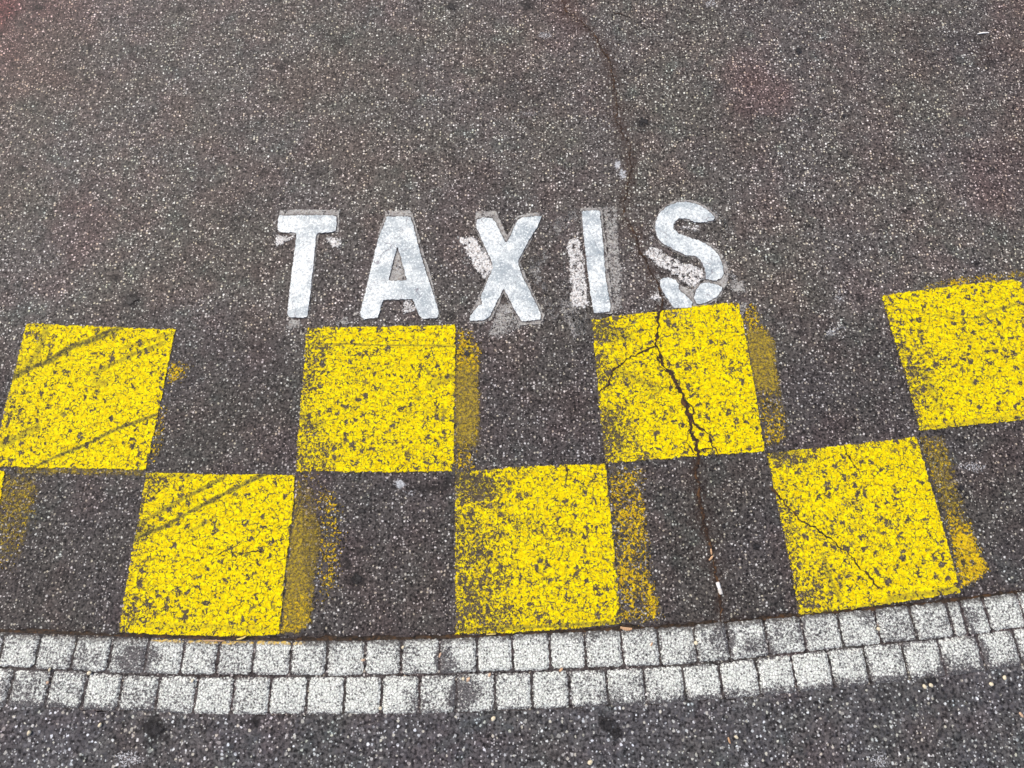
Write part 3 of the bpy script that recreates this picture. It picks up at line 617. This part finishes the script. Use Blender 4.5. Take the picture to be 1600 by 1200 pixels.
letter('T', LT, 'thick white capital T, first letter of the word TAXIS',
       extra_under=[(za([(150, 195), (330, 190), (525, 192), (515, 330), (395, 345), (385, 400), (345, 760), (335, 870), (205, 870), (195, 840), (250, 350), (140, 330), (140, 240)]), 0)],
       grey=[(za([(195, 860), (290, 870), (280, 930), (190, 935)]), .62, 4), (za([(455, 900), (560, 850), (600, 900), (520, 940)]), .48, 6), (za([(110, 195), (160, 200), (150, 330), (110, 430)]), .3, 6)],
       flakes=[(za([(125, 350), (240, 358), (200, 395), (120, 432)]), .66, 2.5), (za([(430, 365), (535, 368), (530, 445), (480, 430), (450, 400)]), .60, 3.5)])
letter('A', LA, 'thick white capital A, second letter of the word TAXIS',
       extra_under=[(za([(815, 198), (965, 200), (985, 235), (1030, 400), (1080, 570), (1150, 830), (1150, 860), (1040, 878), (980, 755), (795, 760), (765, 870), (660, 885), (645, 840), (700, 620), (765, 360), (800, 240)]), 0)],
       grey=[(za([(1090, 600), (1160, 800), (1180, 900), (1110, 880)]), .3, 5), (za([(860, 520), (910, 500), (940, 640), (840, 640)]), .55, 3)],
       flakes=[(za([(915, 755), (965, 755), (1000, 820), (920, 850)]), .6, 3), (za([(880, 520), (920, 530), (925, 600), (860, 600)]), .3, 3)])
letter('X', LX, 'thick white capital X with a chipped left leg, between the letters A and I',
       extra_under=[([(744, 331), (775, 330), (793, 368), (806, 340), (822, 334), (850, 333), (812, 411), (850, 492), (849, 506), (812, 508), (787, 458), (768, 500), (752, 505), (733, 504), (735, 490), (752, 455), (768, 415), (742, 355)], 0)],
       grey=[([(700, 375), (722, 372), (745, 425), (752, 460), (735, 455)], .30, 6), ([(830, 432), (862, 470), (880, 505), (855, 500)], .38, 6), ([(822, 420), (850, 390), (862, 400), (845, 430), (860, 455), (850, 460), (835, 445)], .5, 6), ([(775, 480), (800, 470), (815, 510), (785, 530), (760, 525)], .56, 7), ([(865, 340), (900, 325), (905, 345), (870, 370), (862, 360)], .48, 6), ([(870, 470), (895, 465), (920, 520), (895, 530)], .54, 6)],
       flakes=[([(712, 369), (742, 370), (762, 398), (772, 420), (757, 437), (742, 420), (725, 390)], .66, 3), ([(782, 482), (800, 482), (800, 490), (782, 490)], .4, 3)])
letter('I', LI, 'thick white capital I between the X and S, old flaked paint on its left',
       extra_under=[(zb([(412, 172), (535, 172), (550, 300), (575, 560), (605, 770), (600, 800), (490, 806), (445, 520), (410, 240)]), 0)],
       grey=[(zb([(290, 330), (330, 360), (350, 770), (300, 700)]), .3, 6), (zb([(330, 790), (440, 800), (470, 900), (380, 930)]), .42, 6), (zb([(540, 165), (622, 170), (645, 420), (660, 780), (600, 800), (575, 500)]), .56, 3.5), (zb([(90, 470), (180, 420), (200, 480), (130, 560), (220, 640), (200, 700), (120, 600)]), .36, 6), (zb([(240, 260), (330, 180), (390, 190), (300, 320)]), .34, 7)],
       flakes=[(zb([(320, 372), (395, 335), (430, 460), (440, 620), (462, 745), (440, 772), (350, 772), (345, 560)]), .62, 3), (zb([(120, 220), (180, 222), (170, 240), (120, 240)]), .3, 3)])
letter('S', LS, 'cracked white capital S, last letter of the word TAXIS, above the split yellow square',
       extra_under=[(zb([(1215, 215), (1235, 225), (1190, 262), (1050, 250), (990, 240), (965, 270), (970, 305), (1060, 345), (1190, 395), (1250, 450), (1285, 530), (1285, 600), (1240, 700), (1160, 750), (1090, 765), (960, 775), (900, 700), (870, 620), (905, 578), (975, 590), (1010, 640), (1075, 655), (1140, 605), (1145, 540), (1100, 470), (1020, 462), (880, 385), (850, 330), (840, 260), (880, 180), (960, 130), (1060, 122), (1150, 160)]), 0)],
       grey=[(zb([(1100, 120), (1240, 190), (1310, 300), (1260, 300), (1180, 200), (1090, 150)]), .40, 4), (zb([(1240, 420), (1310, 520), (1330, 600), (1280, 620), (1290, 540)]), .42, 4), (zb([(840, 560), (900, 570), (880, 700), (930, 790), (890, 800), (850, 700)]), .42, 4), (zb([(1230, 215), (1310, 275), (1335, 330), (1260, 320)]), .40, 5), (zb([(1290, 590), (1380, 600), (1402, 680), (1340, 690), (1290, 640)]), .62, 4), (zb([(1335, 720), (1412, 730), (1380, 812), (1340, 790)]), .60, 4), (zb([(880, 745), (970, 770), (1080, 765), (1092, 850), (1010, 856), (930, 800)]), .58, 4)],
       flakes=[(zb([(788, 440), (830, 390), (900, 430), (980, 480), (1080, 510), (1140, 540), (1140, 600), (1080, 650), (1010, 610), (930, 550), (860, 520)]), .62, 3), (zb([(820, 320), (850, 320), (845, 380), (815, 370)]), .35, 4), (zb([(970, 275), (1110, 280), (1110, 310), (1000, 300)]), .5, 3), (zb([(810, 690), (880, 680), (890, 720), (830, 725)]), .55, 4), (zb([(1290, 560), (1340, 575), (1330, 600), (1285, 600)]), .4, 4)])

# ------------------------------------------------------------------ cracks: soil-filled, uneven in width
def ribbon(name, path, width, mat, z, parent=None, jit=1.0, fade=None):
    pts = resample(path, 2.6); V = []; F = []; cvr = []
    ph = random.random() * 100
    for i, (x, y) in enumerate(pts):
        a = pts[max(0, i - 1)]; c = pts[min(len(pts) - 1, i + 1)]
        t_ = i / (len(pts) - 1); dx, dy = c[0] - a[0], c[1] - a[1]; L = math.hypot(dx, dy) or 1; nx, ny = -dy / L, dx / L
        wv = width(i / (len(pts) - 1)) if callable(width) else width
        wd = wv * (.45 + 1.1 * float(vnoise(i * 1.0 + ph, 0, 3.2))) * (min(1, i / 3 + .2)) * min(1, (len(pts) - 1 - i) / 3 + .2)
        off = (float(vnoise(i * 1.0 + ph, 9, 3.0)) - .5) * 5.0 * jit + random.uniform(-.8, .8) * jit
        wl, wr = wd * random.uniform(.4, 1.6), wd * random.uniform(.4, 1.6)
        for s, zz in ((-wl, 0), (-wl * .4, .0005), (wr * .4, .0005), (wr, 0)):
            X, Y = G(x + nx * (off + s), y + ny * (off + s)); V.append((float(X), float(Y), z + zz)); cvr.append((.42 if zz == 0 else .95) * (fade(t_) if fade else 1))
    for i in range(len(pts) - 1):
        for k in range(3): p = i * 4 + k; F.append((p, p + 4, p + 5, p + 1))
    return mesh_obj(name, V, F, mat, parent, attrs={'cover': cvr})
cw = lambda t: float(np.interp(t, [0, .15, .30, .42, .50, .58, .66, .72, .80, .92, 1], [.8, 1.0, .8, 1.0, 1.3, 2.1, 2.8, 3.2, 2.2, 1.9, 1.3]))
cr = ribbon('crack', CRACK, cw, M['crack'], Z_CRACK, fade=lambda t: float(np.interp(t, [0, .1, .3, .42, .5, 1], [.55, .75, .60, .80, .98, .95])))
tag(cr, 'long rusty crack running from the top past the S and down to the setts', 'crack')
for pth, wd in (([(1024, 539), (1004, 548), (987, 558), (970, 567), (959, 579), (950, 599), (936, 613)], 1.3), ([(1068, 621), (1080, 635), (1083, 645), (1076, 652)], 1.5), ([(1076, 652), (1089, 667), (1109, 681), (1112, 695), (1123, 715)], 1.5), ([(1092, 703), (1109, 702), (1114, 700)], 1.3), ([(1045, 583), (1030, 570), (1020, 545)], .9), ([(1079, 668), (1070, 690), (1084, 708)], .9)):
    ribbon('branch', pth, wd, M['crack'], Z_CRACK + .0002, cr)
tag(ribbon('crack', [(1200, 760), (1214, 774), (1242, 806), (1270, 824), (1298, 843), (1316, 858), (1330, 871), (1340, 886), (1361, 904), (1376, 922)], 1.25, M['crack'], Z_CRACK), 'thin diagonal crack across the yellow square at the lower right', 'crack')
tag(ribbon('crack', [(1315, 696), (1322, 708), (1333, 725), (1344, 745)], 1.1, M['crack'], Z_CRACK), 'short crack near the top of the lower right yellow square', 'crack')
tag(ribbon('crack', [(888, 726), (887, 738), (885, 754)], .9, M['crack'], Z_CRACK), 'tiny vertical crack at the top of the middle lower yellow square', 'crack')
tag(ribbon('crack', [(985, 26), (970, 22), (955, 24)], .7, M['crack'], .0012), 'tiny crack at the top right of the long crack', 'crack')
for pts in ([(445, 866), (412, 866), (395, 862), (372, 866), (352, 860), (335, 872)], [(412, 866), (418, 848), (410, 838)], [(412, 868), (425, 884), (418, 900)], [(372, 866), (366, 890), (378, 905)]):
    pass
tag(ribbon('crack', [(414, 862), (395, 860), (372, 866), (352, 858), (338, 868)], .8, M['crack'], Z_CRACK), 'fine branching crazing in the square at the left of the lower row', 'crack')

# ------------------------------------------------------------------ trodden gum and other black spots
for x, y, r, lab in ((243, 1136, 15, 'large black gum stain on the road at the lower left'), (400, 1128, 9, 'small black gum stain just below the setts, right of the large lower left one'),
                     (948, 1132, 14, 'large black gum stain on the road below the setts, right of centre'), (963, 1148, 9, 'black spot touching the lower right of the central road stain'),
                     (558, 904, 10, 'black gum spot on the dark square between two lower yellow squares'), (566, 798, 6, 'small black spot above the gum spot on the same dark square'),
                     (205, 469, 10, 'black gum spot above the leftmost yellow square'), (1180, 853, 6, 'round black spot right of the long crack in the lower row'),
                     (1247, 79, 6, 'round black spot at the top right of the bay'), (1316, 182, 6, 'black spot right of centre, below the round top spot'),
                     (1006, 190, 9, 'dark grey spot right of the long crack near the top'), (729, 553, 6, 'black spot on the faded edge under the letter X'),
                     (862, 721, 4, 'tiny black spot on the top edge of the middle lower yellow square'), (1456, 1064, 9, 'black stain below the setts at the lower right'),
                     (704, 11, 8, 'dark spot at the top edge, left of the long crack'), (1500, 762, 6, 'black spot at the fringe of the lower right yellow square'), (1130, 822, 4, 'tiny black spot just right of the crack in the lower dark square'), (1238, 925, 5, 'small black spot left of the lower right yellow square')):
    poly = [(x + r * random.uniform(.5, 1.35) * math.cos(a), y + .8 * r * random.uniform(.5, 1.35) * math.sin(a)) for a in np.linspace(0, 2 * math.pi, 13)[:-1]]
    o = patch('gum_stain', poly, M['gum'], .0034 if r < 7 else .0028, res=1.6, soft=max(2.2, r * .55), cover=.70)
    tag(o, lab, 'stain', 'black spots trodden into the asphalt')
for poly, lab in (([(618, 752), (628, 748), (634, 756), (627, 765), (619, 762)], 'small bluish white paint drip on the dark square right of centre left'), ([(962, 252), (968, 254), (973, 264), (979, 277), (974, 279), (968, 270)], 'thin white paint streak beside the crack above the S'), ([(1291, 519), (1302, 514), (1318, 508), (1318, 511), (1300, 520)], 'thin pale scuff right of the split yellow square')):
    tag(patch('paint_drip', poly, M['chalk'], .0014, res=1.4, soft=3, cover=.50), lab, 'paint mark')

# ------------------------------------------------------------------ litter and pebbles
def rod(name, x0, y0, x1, y1, r_px, mat, parent=None, lift=.0, flat=1.0, seg=14, rings=6, bend=0.0, taper=0.0):
    (X0, Y0), (X1, Y1) = G(x0, y0), G(x1, y1); V = []; F = []; r = r_px * PX
    d = np.array([X1 - X0, Y1 - Y0]); L = np.linalg.norm(d); d /= L; nrm = np.array([-d[1], d[0]])
    for i in range(rings):
        t = i / (rings - 1); rr = r * (1 - taper * abs(2 * t - 1)) * (.86 if i in (0, rings - 1) else 1) * random.uniform(.95, 1.05)
        c = np.array([X0, Y0]) + d * L * t + nrm * bend * math.sin(math.pi * t) * L
        for k in range(seg):
            a = 2 * math.pi * k / seg
            p = c + nrm * math.cos(a) * rr; V.append((p[0], p[1], lift + r * flat * (1 + math.sin(a) * rr / r)))
    for i in range(rings - 1):
        for k in range(seg):
            a = i * seg + k; b_ = i * seg + (k + 1) % seg; F.append((a, b_, b_ + seg, a + seg))
    F.append(list(range(seg))[::-1]); F.append([(rings - 1) * seg + k for k in range(seg)])
    return mesh_obj(name, V, F, mat, parent, smooth=False)
butt = rod('cigarette_butt', 1119.5, 909, 1122.3, 918, 2.7, M['paper'], lift=.001)
tag(butt, 'short white cigarette butt lying on the crack in the lower dark square', 'cigarette butt')
rod('filter', 1122.4, 918.2, 1125, 927, 2.75, M['filter'], butt, lift=.001)
for a, lab in (((969, 979.5, 987, 982, 2.4, M['wood'], .35), 'flat orange wood chip in the gap under the middle lower yellow square'),
               ((1110, 857, 1111, 866, 1.5, M['wood'], .5), 'orange splinter on the crack above the cigarette butt'),
               ((1113, 868, 1107, 875, 1.6, M['wood'], .6), 'curled pinkish splinter just under the orange one on the crack'),
               ((371, 998, 386, 993, 1.3, M['straw'], .6), 'pale yellow straw in the gap below the left lower square'),
               ((318, 1000, 352, 1001, .9, M['wood'], .6), 'thin orange twig in the gap left of the pale straw'),
               ((760, 991, 775, 990, .9, M['straw'], .6), 'thin pale straw in the gap at the centre'),
               ((1019, 1003, 1016, 1009, 1.2, M['wood'], .5), 'dark orange splinter on the setts left of the crack end'),
               ((1526, 54, 1544, 52, 1.6, M['paper'], .3), 'small white scrap at the top right corner of the bay'),
               ((1137, 1151, 1140, 1160, 1.6, M['wood'], .5), 'orange splinter on the road at the lower right'),
               ((874, 1048, 879, 1043, 1.8, M['wood'], .5), 'pinkish chip in the joint between the sett rows right of centre')):
    o = rod('splinter', *a[:5], a[5], lift=.002, flat=a[6], taper=.35, bend=random.uniform(-.08, .08)); tag(o, lab, 'splinter' if 'scrap' not in lab else 'scrap', 'bits of litter')
    if 'scrap' in lab: o.name = 'paper_scrap'
def pebble(x, y, rx, ry, mat, lab):
    X, Y = G(x, y); bm = bmesh.new(); bmesh.ops.create_icosphere(bm, subdivisions=2, radius=1)
    ang = random.random() * 3
    for v in bm.verts:
        v.co *= 1 + .16 * (float(vnoise(v.co.x * 3 + x, v.co.y * 3 + v.co.z * 2, 1.1)) - .5) * 2
        x_, y_ = v.co.x * rx * PX, v.co.y * ry * PX
        v.co = (x_ * math.cos(ang) - y_ * math.sin(ang), x_ * math.sin(ang) + y_ * math.cos(ang), v.co.z * min(rx, ry) * PX * .6)
    me = bpy.data.meshes.new('pebble'); bm.to_mesh(me); bm.free(); me.materials.append(mat)
    me.polygons.foreach_set('use_smooth', [True] * len(me.polygons))
    o = bpy.data.objects.new('pebble', me); o.location = (float(X), float(Y), .0012 + min(rx, ry) * PX * .4); C.objects.link(o)
    tag(o, lab, 'pebble', 'loose pebbles on the setts and road')
for a in ((732, 1061, 3.2, 2.4, 'stone_orange', 'orange pebble in the bare patch of the lower sett row'), (724, 1060, 2.6, 2.4, 'stone_cream', 'cream pebble touching the orange one in the bare patch'),
          (141, 1051, 3.4, 2.6, 'stone_cream', 'cream pebble in the joint between the sett rows at far left'), (79, 1046, 2.6, 1.8, 'stone_cream', 'small cream pebble in the joint left of the cream one at far left'),
          (76, 1066, 2.2, 2, 'stone_orange', 'small tan pebble on the lower row near the far left'), (568, 1031, 3.2, 1.8, 'stone_orange', 'tan pebble in the joint between upper setts left of centre'),
          (688, 1023, 3.6, 1.7, 'stone_orange', 'flat tan pebble in the joint between upper setts at centre'), (765, 1054, 3, 2, 'stone_orange', 'reddish pebble in the mid joint right of the orange pair'),
          (595, 1106, 2.6, 2.4, 'stone_cream', 'cream pebble in a vertical joint of the lower row at centre'), (922, 1190, 4.2, 2.8, 'stone_cream', 'largest cream pebble on the road at the bottom'),
          (630, 1011, 2.4, 2.2, 'stone_cream', 'white pebble near the asphalt gap left of centre'), (771, 1122, 3.8, 2.8, 'stone_cream', 'angular cream pebble just below the setts right of centre'),
          (1087, 1004, 2.8, 3.2, 'stone_cream', 'cream pebble on the upper setts near the crack end'), (1371, 982, 2.6, 2.6, 'stone_cream', 'cream pebble in a joint of the upper row at the right'),
          (1443, 1072, 3.2, 2.6, 'stone_cream', 'pale pebble by the black stain at the lower right'), (1453, 1070, 3, 2.6, 'stone_cream', 'second pale pebble right beside the one by the black stain'),
          (1568, 1058, 3.2, 2.4, 'stone_cream', 'cream pebble below the setts at the right edge'), (1547, 1068, 2.6, 3.2, 'stone_cream', 'yellowish pebble left of the one at the right edge'),
          (1150, 1151, 3.2, 2, 'stone_cream', 'cream pebble next to the orange splinter on the road'), (1594, 1116, 4, 2, 'stone_orange', 'tan sliver of stone on the road at the right edge'),
          (302, 1063, 2.4, 2, 'stone_cream', 'tiny cream pebble in the mid joint left of centre'), (158, 1132, 3, 2.6, 'stone_cream', 'cream pebble on the road left of the large gum stain'), (48, 1144, 3, 3, 'stone_cream', 'yellowish pebble on the road at far left')):
    pebble(a[0], a[1], a[2], a[3], M[a[4]], a[5])
